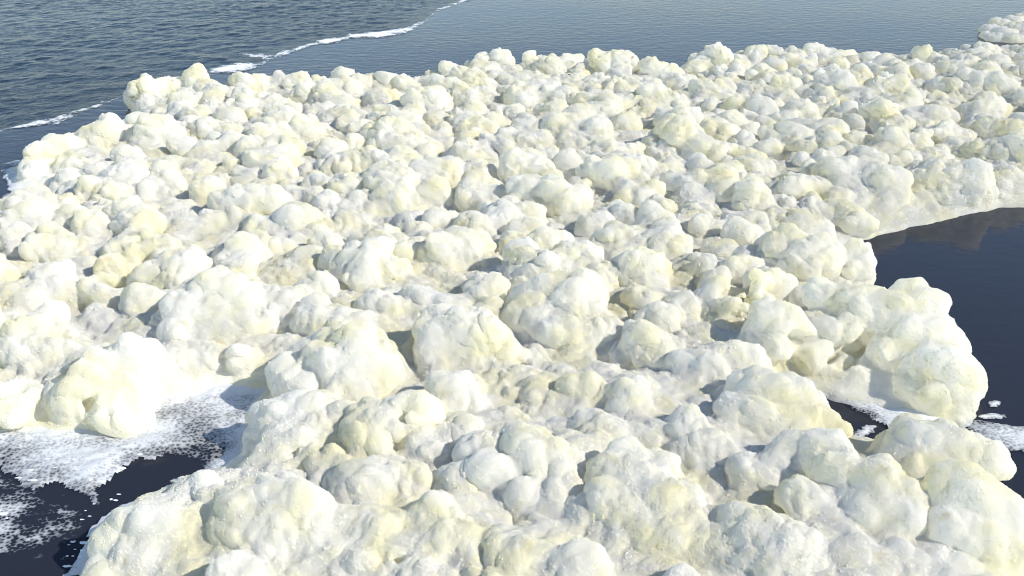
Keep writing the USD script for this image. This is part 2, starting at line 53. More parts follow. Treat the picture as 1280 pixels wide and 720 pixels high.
MOUNDS = table('''-3.309,9.785,0.070,0.169,0.140;-2.979,10.024,0.070,0.173,0.144;-2.656,9.621,0.070,0.119,0.122;-2.397,9.886,0.070,0.195,0.166;-1.971,10.024,0.070,0.216,0.154;-1.485,10.129,0.070,0.218,0.142;-1.087,10.237,0.070,0.202,0.145;-0.614,10.496,0.070,0.193,0.136;-0.159,10.889,0.070,0.233,0.180;0.318,10.889,0.070,0.267,0.158;0.953,10.889,0.070,0.367,0.179;1.405,10.689,0.070,0.197,0.159;1.939,11.095,0.070,0.204,0.185;2.426,11.310,0.070,0.242,0.159;2.837,11.310,0.070,0.263,0.172;3.208,11.310,0.070,0.242,0.159;3.660,11.310,0.070,0.193,0.133;4.194,11.310,0.070,0.276,0.157;4.773,11.531,0.070,0.317,0.158;5.192,11.531,0.070,0.281,0.160;-3.379,7.760,0.070,0.171,0.131;-3.149,8.101,0.070,0.203,0.145;-2.700,8.221,0.070,0.284,0.162;-2.270,8.344,0.070,0.209,0.138;-1.854,8.600,0.070,0.269,0.172;-1.362,8.733,0.070,0.272,0.151;-0.801,9.012,0.070,0.308,0.153;-0.275,9.307,0.070,0.289,0.192;0.137,9.307,0.070,0.289,0.198;0.609,9.158,0.070,0.341,0.178;1.151,9.158,0.070,0.284,0.171;1.744,9.462,0.070,0.293,0.189;2.267,9.621,0.070,0.268,0.194;2.833,9.621,0.070,0.297,0.179;3.400,9.621,0.070,0.297,0.179;4.029,9.785,0.070,0.302,0.169;4.427,9.621,0.070,0.238,0.171;-2.969,6.461,0.070,0.175,0.115;-2.740,6.790,0.070,0.217,0.141;-2.380,6.966,0.070,0.267,0.153;-2.133,7.444,0.070,0.236,0.138;-1.712,7.444,0.070,0.259,0.156;-1.205,7.246,0.070,0.184,0.150;-0.797,7.871,0.070,0.273,0.154;-0.288,7.652,0.070,0.193,0.158;0.112,7.444,0.070,0.189,0.164;0.484,8.101,0.070,0.356,0.184;0.767,7.246,0.070,0.276,0.170;1.239,7.871,0.070,0.273,0.240;1.640,7.652,0.070,0.217,0.145;2.271,8.101,0.070,0.382,0.192;2.941,8.600,0.070,0.215,0.165;3.210,8.101,0.070,0.305,0.167;3.744,8.221,0.070,0.258,0.186;-2.725,5.749,0.070,0.169,0.118;-2.410,5.623,0.070,0.221,0.108;-2.079,5.685,0.070,0.223,0.158;-1.859,6.016,0.070,0.195,0.129;-1.613,6.158,0.070,0.179,0.126;-1.268,6.087,0.070,0.237,0.132;-0.767,6.705,0.070,0.365,0.199;-0.202,6.622,0.070,0.212,0.218;0.250,6.540,0.070,0.252,0.182;0.698,6.790,0.070,0.282,0.165;1.176,6.705,0.070,0.215,0.153;1.376,6.158,0.070,0.179,0.135;1.861,6.790,0.070,0.217,0.145;2.327,6.966,0.070,0.244,0.205;2.889,7.057,0.070,0.337,0.165;3.341,7.113,0.070,0.181,0.108;-2.340,5.110,0.070,0.220,0.112;-2.018,5.110,0.070,0.169,0.126;-1.715,5.328,0.070,0.211,0.132;-1.353,4.859,0.070,0.308,0.203;-1.055,5.385,0.070,0.213,0.142;-0.774,5.328,0.070,0.228,0.183;-0.394,5.623,0.070,0.276,0.172;0.207,5.272,0.070,0.331,0.161;0.715,5.749,0.070,0.263,0.162;0.928,5.385,0.070,0.160,0.111;1.082,4.859,0.070,0.227,0.164;1.505,5.501,0.070,0.271,0.202;1.810,5.442,0.070,0.125,0.126;-2.068,4.415,0.070,0.180,0.175;-1.732,4.166,0.070,0.251,0.148;-1.496,4.673,0.070,0.188,0.184;-0.721,4.218,0.070,0.288,0.227;-0.541,4.859,0.070,0.195,0.127;-0.216,4.457,0.070,0.241,0.206;0.224,4.673,0.070,0.267,0.164;0.812,4.859,0.070,0.179,0.115;0.570,4.415,0.070,0.180,0.119;1.195,4.499,0.070,0.183,0.178;1.571,4.673,0.070,0.220,0.215;1.811,4.499,0.070,0.237,0.195;1.874,4.181,0.070,0.129,0.132;0.899,4.257,0.070,0.232,0.113;-0.802,3.707,0.070,0.233,0.116;-0.396,3.646,0.070,0.230,0.154;0.294,3.966,0.070,0.151,0.092;0.489,3.966,0.070,0.137,0.127;0.365,3.646,0.070,0.179,0.094;1.029,3.898,0.070,0.257,0.139;0.670,3.646,0.070,0.205,0.100;0.029,3.419,0.070,0.231,0.156;0.000,4.035,0.070,0.167,0.088;-1.129,3.118,0.070,0.203,0.099;-0.807,3.118,0.070,0.215,0.159;-0.486,3.366,0.070,0.216,0.105;-0.213,3.072,0.070,0.179,0.103;-0.494,2.983,0.070,0.175,0.085;0.441,3.214,0.070,0.254,0.124;0.897,3.419,0.070,0.146,0.089;1.070,3.419,0.070,0.170,0.132;1.212,3.214,0.070,0.197,0.175;1.543,3.530,0.070,0.224,0.109;1.524,3.166,0.070,0.206,0.150;0.831,2.983,0.070,0.196,0.096;0.103,2.941,0.070,0.173,0.084;1.079,2.941,0.070,0.129,0.063;1.034,3.166,0.070,0.114,0.112;0.631,3.027,0.070,0.132,0.065''')
FAR_LUMPS = table('''6.024,14.030,0.030,0.121,0.073;6.336,14.493,0.030,0.135,0.081;6.620,14.771,0.030,0.148,0.089;6.882,14.986,0.030,0.150,0.090;6.101,13.778,0.030,0.139,0.083;6.414,14.095,0.030,0.162,0.097;6.683,14.291,0.030,0.185,0.111;5.814,13.415,0.030,0.106,0.064;6.002,13.356,0.030,0.144,0.087;6.220,13.415,0.030,0.155,0.093;6.652,13.903,0.030,0.180,0.108;5.780,13.594,0.030,0.059,0.035;7.095,14.701,0.030,0.189,0.114''')
HOLLOWS = table('''-1.120,4.610,0.078,0.041,0.074;-0.805,5.116,0.124,0.036,0.048;-0.781,3.506,0.125,0.023,0.021;-0.407,3.480,0.173,0.029,0.023;-0.712,3.405,0.078,0.029,0.014;-1.722,3.923,0.100,0.026,0.013;-1.608,3.855,0.079,0.016,0.013;0.000,4.301,0.079,0.028,0.035;1.562,4.459,0.089,0.050,0.050;1.417,4.357,0.078,0.035,0.028;1.180,4.728,0.177,0.075,0.045;1.198,4.280,0.078,0.049,0.028;1.143,4.839,0.225,0.061,0.034;-0.351,6.357,0.079,0.044,0.068;0.097,6.344,0.083,0.029,0.097;0.458,4.283,0.088,0.049,0.035;0.098,3.333,0.205,0.028,0.017;-0.313,3.612,0.210,0.036,0.018;-0.100,3.765,0.079,0.016,0.016;-1.999,4.480,0.217,0.093,0.021;-2.253,4.842,0.078,0.062,0.023;-1.928,5.123,0.173,0.056,0.040;3.141,7.816,0.085,0.094,0.035;1.920,7.622,0.078,0.057,0.029;1.604,7.506,0.169,0.068,0.034;-1.304,8.116,0.079,0.055,0.036;-0.751,2.915,0.089,0.020,0.020;0.000,3.106,0.078,0.027,0.027;0.190,2.907,0.140,0.020,0.020;-1.485,4.143,0.089,0.020,0.047;0.722,4.797,0.159,0.030,0.023;0.020,5.007,0.092,0.036,0.024;0.933,3.158,0.116,0.038,0.016;0.580,6.652,0.192,0.061,0.030;-0.377,2.875,0.102,0.020,0.020;0.063,3.817,0.079,0.025,0.019;1.266,4.396,0.196,0.035,0.021;-2.494,8.050,0.114,0.048,0.048;-3.071,7.559,0.078,0.057,0.023;0.682,3.562,0.160,0.018,0.012;-0.715,2.932,0.106,0.013,0.013''')
BANK_EDGE = [(-4.387, 6.839), (-3.168, 6.436), (-3.328, 6.805), (-3.267, 6.908), (-2.924, 6.978), (-3.376, 7.195), (-3.623, 7.689), (-3.446, 7.904), (-3.378, 8.367), (-3.043, 8.491), (-3.26, 9.162), (-3.322, 9.613), (-2.972, 10.107), (-2.583, 10.353), (-2.014, 10.573), (-1.385, 10.499), (-0.891, 10.573), (-0.564, 11.041), (0.0, 11.374), (0.782, 11.289), (1.299, 11.122), (1.611, 10.573), (1.989, 11.374), (2.455, 11.636), (3.24, 11.726), (3.894, 11.636), (4.465, 11.818), (5.618, 12.1), (7.271, 12.395), (4.477, 7.289), (3.35, 6.856), (3.134, 6.839), (2.805, 6.657), (2.436, 6.467), (2.136, 6.214), (1.935, 6.129), (1.914, 5.621), (1.855, 5.278), (1.777, 4.827), (1.796, 4.646), (1.929, 4.396), (1.893, 4.026), (1.829, 3.945), (1.561, 4.026), (1.283, 4.242), (1.188, 4.205), (1.342, 3.841), (1.478, 3.766), (1.699, 3.766), (1.77, 3.476), (1.785, 3.27), (1.728, 2.985), (1.496, 2.32), (-1.258, 2.32), (-1.375, 2.951), (-1.4, 3.173), (-1.308, 3.319), (-1.18, 3.476), (-1.049, 3.675), (-1.063, 4.026), (-1.067, 4.205), (-1.314, 4.227), (-1.476, 4.132), (-1.583, 3.893), (-1.822, 3.841), (-2.102, 3.972), (-2.871, 4.168), (-4.387, 6.839)]
FOAM_LINES = [[(-4.25, 8.937, np.float64(0.0133)), (-4.142, 9.077, np.float64(0.0168)), (-4.042, 9.162, np.float64(0.0204)), (-3.928, 9.308, np.float64(0.031)), (-3.812, 9.368, np.float64(0.0416)), (-3.821, 9.582, np.float64(0.0389)), (-3.745, 9.871, np.float64(0.0291)), (-3.65, 10.246, np.float64(0.0226)), (-3.567, 10.462, np.float64(0.0192))], [(-3.191, 11.374, np.float64(0.0166)), (-3.11, 11.548, np.float64(0.0252)), (-2.984, 11.548, np.float64(0.0378)), (-2.868, 11.592, np.float64(0.0337)), (-2.728, 11.726, np.float64(0.0298)), (-2.684, 12.004, np.float64(0.0392)), (-2.638, 12.344, np.float64(0.0402)), (-2.534, 12.599, np.float64(0.0319)), (-2.426, 12.917, np.float64(0.028)), (-2.332, 13.194, np.float64(0.0238)), (-2.207, 13.308, np.float64(0.0288)), (-2.088, 13.482, np.float64(0.0388)), (-1.933, 13.782, np.float64(0.0297)), (-1.693, 13.844, np.float64(0.0398)), (-1.506, 13.968, np.float64(0.0502)), (-1.348, 14.224, np.float64(0.046)), (-1.232, 14.557, np.float64(0.0418)), (-1.141, 15.193, np.float64(0.0326)), (-1.077, 15.885, np.float64(0.034)), (-0.938, 16.465, np.float64(0.0352)), (-0.725, 16.995, np.float64(0.0302)), (-0.257, 18.16, np.float64(0.0322))], [(-3.087, 12.547, np.float64(0.0091)), (-2.891, 12.395, np.float64(0.018)), (-2.707, 12.245, np.float64(0.0178)), (-2.629, 12.344, np.float64(0.0134))]]
WASH_EDGE = [(-4.613, 8.592), (-4.238, 8.91), (-4.03, 9.134), (-3.812, 9.368), (-3.745, 9.871), (-3.567, 10.462), (-3.191, 11.374), (-2.868, 11.592), (-2.638, 12.344), (-2.426, 12.917), (-2.105, 13.6), (-1.506, 13.968), (-1.232, 14.557), (-1.077, 15.885), (-0.725, 16.995), (-0.257, 18.16)]
FROTH = {'lower_left': [(-2.439, 3.86), (-2.102, 3.972), (-1.874, 3.893), (-1.648, 3.893), (-1.539, 4.061), (-1.426, 4.257), (-1.129, 4.333), (-1.008, 4.168), (-0.975, 3.766), (-1.079, 3.675), (-1.135, 3.554), (-1.207, 3.634), (-1.246, 3.675), (-1.217, 3.791), (-1.285, 3.693), (-1.457, 3.651), (-1.482, 3.588), (-1.515, 3.466), (-1.487, 3.36), (-1.573, 3.423), (-1.69, 3.498), (-1.753, 3.433), (-1.852, 3.531), (-1.936, 3.588), (-2.091, 3.531), (-2.299, 3.588)],
 'ragged': [(-2.329, 3.646), (-1.949, 3.616), (-1.822, 3.531), (-1.69, 3.498), (-1.541, 3.412), (-1.472, 3.35), (-1.43, 3.245), (-1.401, 3.082), (-1.459, 3.037), (-1.505, 2.951), (-1.643, 2.91), (-1.951, 2.91)],
 'inner_right': [(1.29, 4.412), (1.632, 4.477), (1.923, 4.381), (1.932, 4.082), (1.85, 3.932), (1.797, 3.945), (1.637, 3.86), (1.523, 3.886), (1.47, 3.999), (1.391, 4.132), (1.299, 4.197)],
 'raft_right': [(1.824, 3.932), (1.889, 3.972), (1.993, 3.945), (2.118, 3.932), (2.439, 3.86), (2.27, 3.531), (2.013, 3.693), (1.919, 3.729), (1.866, 3.791), (1.836, 3.86)],
 'skirt_right': [(1.65, 3.082), (1.855, 3.27), (1.831, 3.037), (1.694, 2.642), (1.432, 2.642), (1.324, 2.951), (1.409, 3.082), (1.56, 3.127)],
 'skirt_left': [(-3.672, 6.874), (-3.418, 7.013), (-3.387, 7.195), (-3.649, 7.71), (-3.782, 7.882), (-3.673, 7.948), (-3.421, 7.838), (-3.188, 7.689), (-2.895, 7.195), (-3.029, 6.839)],
 'raft_a': [(-1.357, 3.402), (-1.345, 3.439), (-1.312, 3.444), (-1.275, 3.428), (-1.26, 3.397), (-1.276, 3.365), (-1.315, 3.36)],
 'raft_b': [(2.01, 4.118), (2.045, 4.154), (2.073, 4.139), (2.071, 4.11), (2.036, 4.082), (2.012, 4.089)],
 'raft_c': [(1.915, 4.013), (1.979, 4.033), (2.053, 4.026), (2.039, 3.992), (1.957, 3.979), (1.914, 3.979)],
 'raft_d': [(1.389, 3.893), (1.442, 3.939), (1.484, 3.925), (1.444, 3.86), (1.383, 3.816), (1.36, 3.835)],
 'raft_e': [(-1.284, 3.509), (-1.255, 3.531), (-1.204, 3.52), (-1.224, 3.487), (-1.266, 3.487)]}


# ------------------------------------------------------------------ helpers
def tag(prim, label=None, category=None, group=None, kind=None):
    for key, value in (("label", label), ("category", category), ("group", group), ("kind", kind)):
        if value:
            prim.SetCustomDataByKey(key, value)
    return prim


TAKEN = {}


def numbered(path):
    n = TAKEN.get(path, 0)
    TAKEN[path] = n + 1
    return path if n == 0 else f"{path}_{n:03d}"


def thing(name, label, category, loc, group=None):
    x = UsdGeom.Xform.Define(stage, numbered("/World/" + name))
    x.AddTranslateOp().Set(Gf.Vec3d(*map(float, loc)))
    return tag(x.GetPrim(), label, category, group)


def mesh(name, v, f, look, parent="/World", normals=None, origin=(0, 0, 0), primvars=()):
    """One Mesh prim; its points are given in world metres and stored about origin."""
    m = UsdGeom.Mesh.Define(stage, numbered(f"{parent}/{name}"))
    m.CreatePointsAttr(Vt.Vec3fArray.FromNumpy((np.asarray(v) - origin).astype(np.float32)))
    f = np.asarray(f)
    m.CreateFaceVertexCountsAttr(Vt.IntArray.FromNumpy(np.full(len(f), f.shape[1], np.int32)))
    m.CreateFaceVertexIndicesAttr(Vt.IntArray.FromNumpy(np.ascontiguousarray(f.astype(np.int32).ravel())))
    m.CreateSubdivisionSchemeAttr("none")
    if normals is not None:
        m.CreateNormalsAttr(Vt.Vec3fArray.FromNumpy(np.asarray(normals).astype(np.float32)))
        m.SetNormalsInterpolation("vertex")
    UsdShade.MaterialBindingAPI.Apply(m.GetPrim()).Bind(UsdShade.Material.Get(stage, "/World/Looks/" + look))
    return m.GetPrim()


def vertex_normals(v, f):
    n = np.zeros_like(v)
    fn = np.cross(v[f[:, 1]] - v[f[:, 0]], v[f[:, 2]] - v[f[:, 0]])
    for k in range(3):
        for a in range(3):
            n[:, a] += np.bincount(f[:, k], fn[:, a], len(v))
    return n / np.maximum(np.linalg.norm(n, axis=1, keepdims=True), 1e-12)


# ------------------------------------------------------------------ looks
def noise_node(scale, detail=3.0, rough=0.55, distortion=0.0):
    return ("noise_texture", {"scale": scale, "detail": detail, "roughness": rough, "distortion": distortion})


# foam: bleached white and fresh cream in soft patches, a few tan stains, a fine bubbly grain
usdkit.material(stage, "/World/Looks/foam_look", {
    "g": ("geometry", {}),
    "n1": noise_node(4.2, 3, 0.6, 0.3),
    "r1": ("rgb_ramp", {"ramp": [(0.34, (0.972, 0.958, 0.905)), (0.48, (0.972, 0.952, 0.86)), (0.66, (0.96, 0.925, 0.715))]}),
    "n2": noise_node(11.0, 3, 0.6, 0.5),
    "r2": ("rgb_ramp", {"ramp": [(0.62, (1, 1, 1)), (0.80, (0.93, 0.87, 0.70))]}),
    "mul": ("mix_color", {"blend_type": "multiply", "fac": 1.0}),
    "nb": noise_node(70.0, 4, 0.65),
    "vb": ("voronoi_texture", {"scale": 150.0, "feature": "f1"}),
    "hb": ("math", {"math_type": "multiply_add", "value2": 0.35}),
    "bump": ("bump", {"strength": 0.28, "distance": 0.006}),
    "p": ("principled_bsdf", {"roughness": 0.8, "specular_ior_level": 0.2, "diffuse_roughness": 0.5}),
    "tl": ("translucent_bsdf", {}),
    "mix": ("mix_closure", {"fac": 0.62}),
}, [("mul.result", "tl.color"), ("p.BSDF", "mix.closure1"), ("tl.BSDF", "mix.closure2"), ("g.position", "n1.vector"), ("g.position", "n2.vector"), ("g.position", "nb.vector"), ("g.position", "vb.vector"),
    ("n1.fac", "r1.fac"), ("n2.fac", "r2.fac"), ("r1.color", "mul.a"), ("r2.color", "mul.b"),
    ("vb.distance", "hb.value1"), ("nb.fac", "hb.value3"), ("hb.value", "bump.height"), ("bump.normal", "p.normal"), ("mul.result", "p.base_color")], surface="mix.closure")


def water_look(name, color, scale, height, stretch, fine, lee=1.0, spec=0.5):
    usdkit.material(stage, "/World/Looks/" + name, {
        "g": ("geometry", {}),
        "m": ("mapping", {"scale": stretch}),
        "n1": noise_node(scale, 5, 0.55, 0.6),
        "n2": noise_node(0.35, 2, 0.5),
        "gust": ("map_range", {"from_min": 0.3, "from_max": 0.7, "to_min": 0.55, "to_max": 1.25, "clamp": True}),
        "h": ("math", {"math_type": "multiply"}),
        "xyz": ("separate_xyz", {}),
        "open": ("map_range", {"from_min": 6.5, "from_max": 10.5, "to_min": lee, "to_max": 1.0, "clamp": True}),
        "ho": ("math", {"math_type": "multiply"}),
        "bump": ("bump", {"strength": 1.0, "distance": height}),
        "p": ("principled_bsdf", {"base_color": color, "roughness": fine, "ior": 1.333, "specular_ior_level": spec}),
    }, [("g.position", "m.vector"), ("m.vector", "n1.vector"), ("g.position", "n2.vector"), ("n2.fac", "gust.value"), ("n1.fac", "h.value1"), ("gust.result", "h.value2"),
        ("g.position", "xyz.vector"), ("xyz.y", "open.value"), ("h.value", "ho.value1"), ("open.result", "ho.value2"), ("ho.value", "bump.height"), ("bump.normal", "p.normal")], surface="p.BSDF")


water_look("sea_look", (0.008, 0.017, 0.030), 16.0, 0.012, (1.0, 0.8, 1), 0.14, 1.0, 0.05)
water_look("wet_shore_look", (0.018, 0.021, 0.031), 9.0, 0.006, (0.7, 1.0, 1), 0.08, 0.3, 0.10)


def froth_look(name, cover, scale, hole, soft, most):
    """A thin film of bubbles with small holes through which the water shows."""
    usdkit.material(stage, "/World/Looks/" + name, {
        "g": ("geometry", {}),
        "c": ("attribute", {"attribute": "cover"}),
        "n": noise_node(scale, 4, 0.52, 0.3),
        "v": ("voronoi_texture", {"scale": hole, "feature": "f1"}),
        "vm": ("map_range", {"from_min": 0.15, "from_max": 0.75, "to_min": -0.13, "to_max": 0.11, "clamp": True}),
        "s1": ("math", {"math_type": "add"}),
        "s2": ("math", {"math_type": "subtract"}),
        "t": ("map_range", {"from_min": 0.40 - cover, "from_max": 0.40 - cover + soft, "to_min": 0.0, "to_max": most, "clamp": True}),
        "bump": ("bump", {"strength": 0.5, "distance": 0.006}),
        "p": ("principled_bsdf", {"base_color": (0.82, 0.84, 0.85), "roughness": 0.6, "specular_ior_level": 0.3}),
        "tr": ("transparent_bsdf", {}),
        "mix": ("mix_closure", {}),
    }, [("g.position", "n.vector"), ("g.position", "v.vector"), ("n.fac", "s1.value1"), ("v.distance", "vm.value"), ("vm.result", "s1.value2"),
        ("s1.value", "s2.value1"), ("c.fac", "s2.value2"),
        ("s2.value", "t.value"), ("s1.value", "bump.height"), ("bump.normal", "p.normal"), ("t.result", "mix.fac"), ("tr.BSDF", "mix.closure1"), ("p.BSDF", "mix.closure2")], surface="mix.closure")


froth_look("froth_look", 0.33, 3.6, 70.0, 0.40, 0.64)
froth_look("apron_look", 0.36, 4.0, 95.0, 0.36, 0.66)
froth_look("foam_line_look", 0.22, 7.0, 30.0, 0.3, 0.9)
froth_look("ragged_froth_look", 0.06, 7.0, 70.0, 0.34, 0.7)

# ------------------------------------------------------------------ water
edge = shapely.Polygon(BANK_EDGE)
sea_line = np.array(WASH_EDGE)
FAR = 1500.0
shore = shapely.Polygon([*WASH_EDGE, (6.0, 30.0), (60.0, 60.0), (60.0, -20.0), (-20.0, -20.0), (-20.0, 9.0)]).buffer(0)
ax = np.r_[-FAR, -300, -80, -30, -18, np.arange(-14.0, 4.0, 0.045), 6, 15, 40, 100, 300, FAR]
ay = np.r_[-FAR, -300, -50, 0, 5, np.arange(7.0, 26.0, 0.055), 30, 40, 80, 300, FAR]
X, Y = np.meshgrid(ax, ay, indexing="ij")
swell = np.minimum(np.clip((X + 14) / 2, 0, 1) * np.clip((4 - X) / 2, 0, 1), np.clip((Y - 7) / 1, 0, 1) * np.clip((26 - Y) / 3, 0, 1))
pts = shapely.points(X, Y)
swell = swell * np.where(shapely.contains(shore, pts), 0, np.clip(shapely.distance(pts, shore.boundary) / 0.5, 0.12, 1))
q = np.stack([X * 6.0 + 1.2 * Y, Y * 6.4 - 0.8 * X, 0 * X], -1) + 1.2 * np.stack([meshkit.fbm(np.stack([X, Y, 0 * X + s_], -1) * 2.0, 3, s_) for s_ in (91, 92, 93)], -1)
wave = 0.026 * (0.5 + meshkit.fbm(q * 0.13, 3, 55)) * (meshkit.fbm(q, 3, 51) - 0.5) + 0.014 * (meshkit.fbm(q * 2.7, 2, 52) - 0.5)
v = np.stack([X, Y, swell * wave - 0.012 * (swell > 0)], -1).reshape(-1, 3)
idn = np.arange(X.size).reshape(X.shape)
f = np.stack([idn[:-1, :-1], idn[1:, :-1], idn[1:, 1:], idn[:-1, 1:]], -1).reshape(-1, 4)
tag(mesh("sea_water", v, f, "sea_look", normals=vertex_normals(v, np.vstack([f[:, :3], f[:, [0, 2, 3]]]))), "dark blue wind-rippled sea beyond the foam line", kind="structure")
sv, sf = trimesh.creation.triangulate_polygon(shore, engine="earcut")
sf = np.asarray(sf)
flip = np.cross(sv[sf[:, 1]] - sv[sf[:, 0]], sv[sf[:, 2]] - sv[sf[:, 0]]) < 0
sf[flip] = sf[flip][:, ::-1]
tag(mesh("wet_shore", np.column_stack([sv, np.full(len(sv), 0.004)]), sf, "wet_shore_look"), "smooth dark film of shallow water over the flat shore", kind="structure")


# ------------------------------------------------------------------ the foam surface: a soft union of lumps, drawn out as one skin
def ellipsoid(p, c, a, b):
    q = p - c
    r = np.array([a, a, b], np.float32)
    k0 = np.sqrt(((q / r) ** 2).sum(-1))
    k1 = np.sqrt(((q / (r * r)) ** 2).sum(-1)) + 1e-6
    return k0 * (k0 - 1.0) / k1


class Skin:
    """Surface nets on a grid that is finer near the eye: columns of constant x / y, rows of constant log y."""

    def __init__(self, t0, t1, y0, y1, z0, z1, nt, ny, nz):
        self.t, self.y, self.z = np.linspace(t0, t1, nt), np.exp(np.linspace(math.log(y0), math.log(y1), ny)), np.linspace(z0, z1, nz)
        self.sum = np.zeros((nt, ny, nz), np.float32)
        self.cut = np.full((nt, ny, nz), -1e3, np.float32)

    def window(self, c, a, b):
        j = np.searchsorted(self.y, [c[1] - a, c[1] + a])
        lo, hi = c[0] - a, c[0] + a
        yy = np.clip([c[1] - a, c[1] + a], self.y[0], None)
        i = np.searchsorted(self.t, [min(lo / yy[0], lo / yy[1]), max(hi / yy[0], hi / yy[1])])
        k = np.searchsorted(self.z, [c[2] - b, c[2] + b])
        return tuple(slice(max(q[0] - 1, 0), q[1] + 1) for q in (i, j, k))

    def points(self, w):
        t, y, z = np.meshgrid(self.t[w[0]], self.y[w[1]], self.z[w[2]], indexing="ij")
        return np.stack([t * y, y, z], -1).astype(np.float32)

    def add(self, c, a, b, k, pad=0.06):
        w = self.window(c, a + pad, b + pad)
        if self.sum[w].size:
            self.sum[w] += np.exp(-k * np.clip(ellipsoid(self.points(w), np.float32(c), a, b), -0.16, 1.0))

    def dig(self, c, a, b):
        w = self.window(c, a + 0.06, b + 0.06)
        if self.cut[w].size:
            self.cut[w] = np.maximum(self.cut[w], -ellipsoid(self.points(w), np.float32(c), a, b))

    def draw(self, k):
        d = -np.log(self.sum + 1e-12) / k
        s = 0.035
        h = np.clip(0.5 + 0.5 * (self.cut - d) / s, 0, 1)
        d = np.where(self.cut > -0.5, d * (1 - h) + self.cut * h + s * h * (1 - h), d)
        inside = d < 0
        n = [m - 1 for m in d.shape]
        count = np.zeros(n, np.int8)
        corners = [(a, b, c) for a in (0, 1) for b in (0, 1) for c in (0, 1)]
        for a, b, c in corners:
            count += inside[a:a + n[0], b:b + n[1], c:c + n[2]]
        cell = np.argwhere((count > 0) & (count < 8))
        ids = np.full(n, -1, np.int32)
        ids[tuple(cell.T)] = np.arange(len(cell))
        val = {q: d[cell[:, 0] + q[0], cell[:, 1] + q[1], cell[:, 2] + q[2]] for q in corners}
        acc, num = np.zeros((len(cell), 3)), np.zeros(len(cell))
        for q in corners:
            for ax in range(3):
                if q[ax] == 0:
                    r = tuple(1 if x == ax else q[x] for x in range(3))
                    A, B = val[q], val[r]
                    on = (A < 0) != (B < 0)
                    f = np.where(on, A / np.where(on, A - B, 1), 0)
                    p = np.repeat(np.array(q, float)[None], len(cell), 0)
                    p[:, ax] += f
                    acc += p * on[:, None]
                    num += on
        g = cell + acc / num[:, None]
        t, y, z = (np.interp(g[:, x], np.arange(len(ax_)), ax_) for x, ax_ in enumerate((self.t, self.y, self.z)))
        verts = np.stack([t * y, y, z], 1)
        quads = []
        for ax in range(3):
            u, w = (ax + 1) % 3, (ax + 2) % 3
            A = inside[tuple(slice(0, -1) if x == ax else slice(1, -1) for x in range(3))]
            B = inside[tuple(slice(1, None) if x == ax else slice(1, -1) for x in range(3))]
            e = np.argwhere(A != B)
            start = A[tuple(e.T)]
            base = e.copy()
            base[:, u] += 1
            base[:, w] += 1
            four = []
            for du, dw in ((-1, -1), (0, -1), (0, 0), (-1, 0)):
                q = base.copy()
                q[:, u] += du
                q[:, w] += dw
                four.append(ids[tuple(q.T)])
            q = np.stack(four, 1)
            q[~start] = q[~start][:, ::-1]
            quads.append(q)
        q = np.vstack(quads)
        q = q[(q >= 0).all(1)]
        return verts, np.vstack([q[:, [0, 1, 2]], q[:, [0, 2, 3]]])


def bumps(p, size, seed, sharp=1.0):
    """Cauliflower relief, 0 to 1: rounded domes about jittered points, with creases where domes meet."""
    rng = np.random.default_rng(seed)
    lo, hi = p.min(0) - 2 * size, p.max(0) + 2 * size
    cells = np.unique(np.floor((p - lo) / size).astype(np.int64), axis=0)
    near = np.unique((cells[:, None] + np.array([(a, b, c) for a in (-1, 0, 1) for b in (-1, 0, 1) for c in (-1, 0, 1)])[None]).reshape(-1, 3), axis=0)
    pts = lo + (near + rng.random(near.shape)) * size
    d, _ = cKDTree(pts).query(p, k=2, workers=-1)
    d0, d1 = d[:, 0] / size, d[:, 1] / size
    m = np.clip(0.5 + (d1 - d0) / 0.40, 0, 1)      # soften the crease
    e = d0 - 0.10 * (1 - (2 * m - 1) ** 2)
    return np.clip(1 - (e / 0.95) ** 2, 0, 1)


def inside_distance(x, y):
    pts = shapely.points(x, y)
    return shapely.distance(pts, edge.boundary) * np.where(shapely.contains(edge, pts), 1, -1)


rng = np.random.default_rng(7)
K = 68.0
skin = Skin(-0.82, 0.80, 2.35, 13.2, -0.02, 0.62, SKIN_T := 880, SKIN_Y := 560, SKIN_Z := 84)
lumps = [tuple(r) for r in LUMPS]
# lumps the frame cuts off or hides: fill what is left of the bank
have = np.vstack([LUMPS, MOUNDS])[:, :2].tolist()
size = np.vstack([LUMPS, MOUNDS])[:, 3].tolist()
x0, y0, x1, y1 = edge.bounds
for _ in range(9000):
    x, y = rng.uniform(x0, x1), rng.uniform(y0, y1)
    a = rng.uniform(0.07, 0.17)
    if not edge.contains(shapely.Point(x, y)):
        continue
    de = edge.boundary.distance(shapely.Point(x, y))
    if de < 0.12 or np.any(np.hypot(np.array(have)[:, 0] - x, np.array(have)[:, 1] - y) < 0.75 * (np.array(size) + a)):
        continue
    framed = abs(x) < 0.50 * (y * 0.93 + 0.8) and y > 2.9
    lumps.append((x, y, min(0.05 + 0.4 * de, 0.24) - (0.10 if framed else 0.13 if y < 3.1 else 0.0), a, a * rng.uniform(0.7, 1.0)))
    have.append((x, y))
    size.append(a)
lumps = np.array(lumps)
for x, y, z, a, b in MOUNDS:
    skin.add((x, y, z), 0.95 * a, 0.95 * b, K)
for x, y, z, a, b in lumps:
    skin.add((x, y, z), 0.95 * a, 0.95 * b, K)
    for _ in range(int(rng.integers(4, 10))):              # knobs that break up each lump's outline
        u = rng.normal(size=3)
        u[2] = abs(u[2]) * 0.8 + 0.1
        u /= np.linalg.norm(u)
        r = max(a * rng.uniform(0.15, 0.44), 0.016)
        s = 1.0 - 0.42 * r / a
        skin.add((x + u[0] * a * s, y + u[1] * a * s, z + u[2] * b * s), r, r * rng.uniform(0.8, 1.0), K, 0.03)
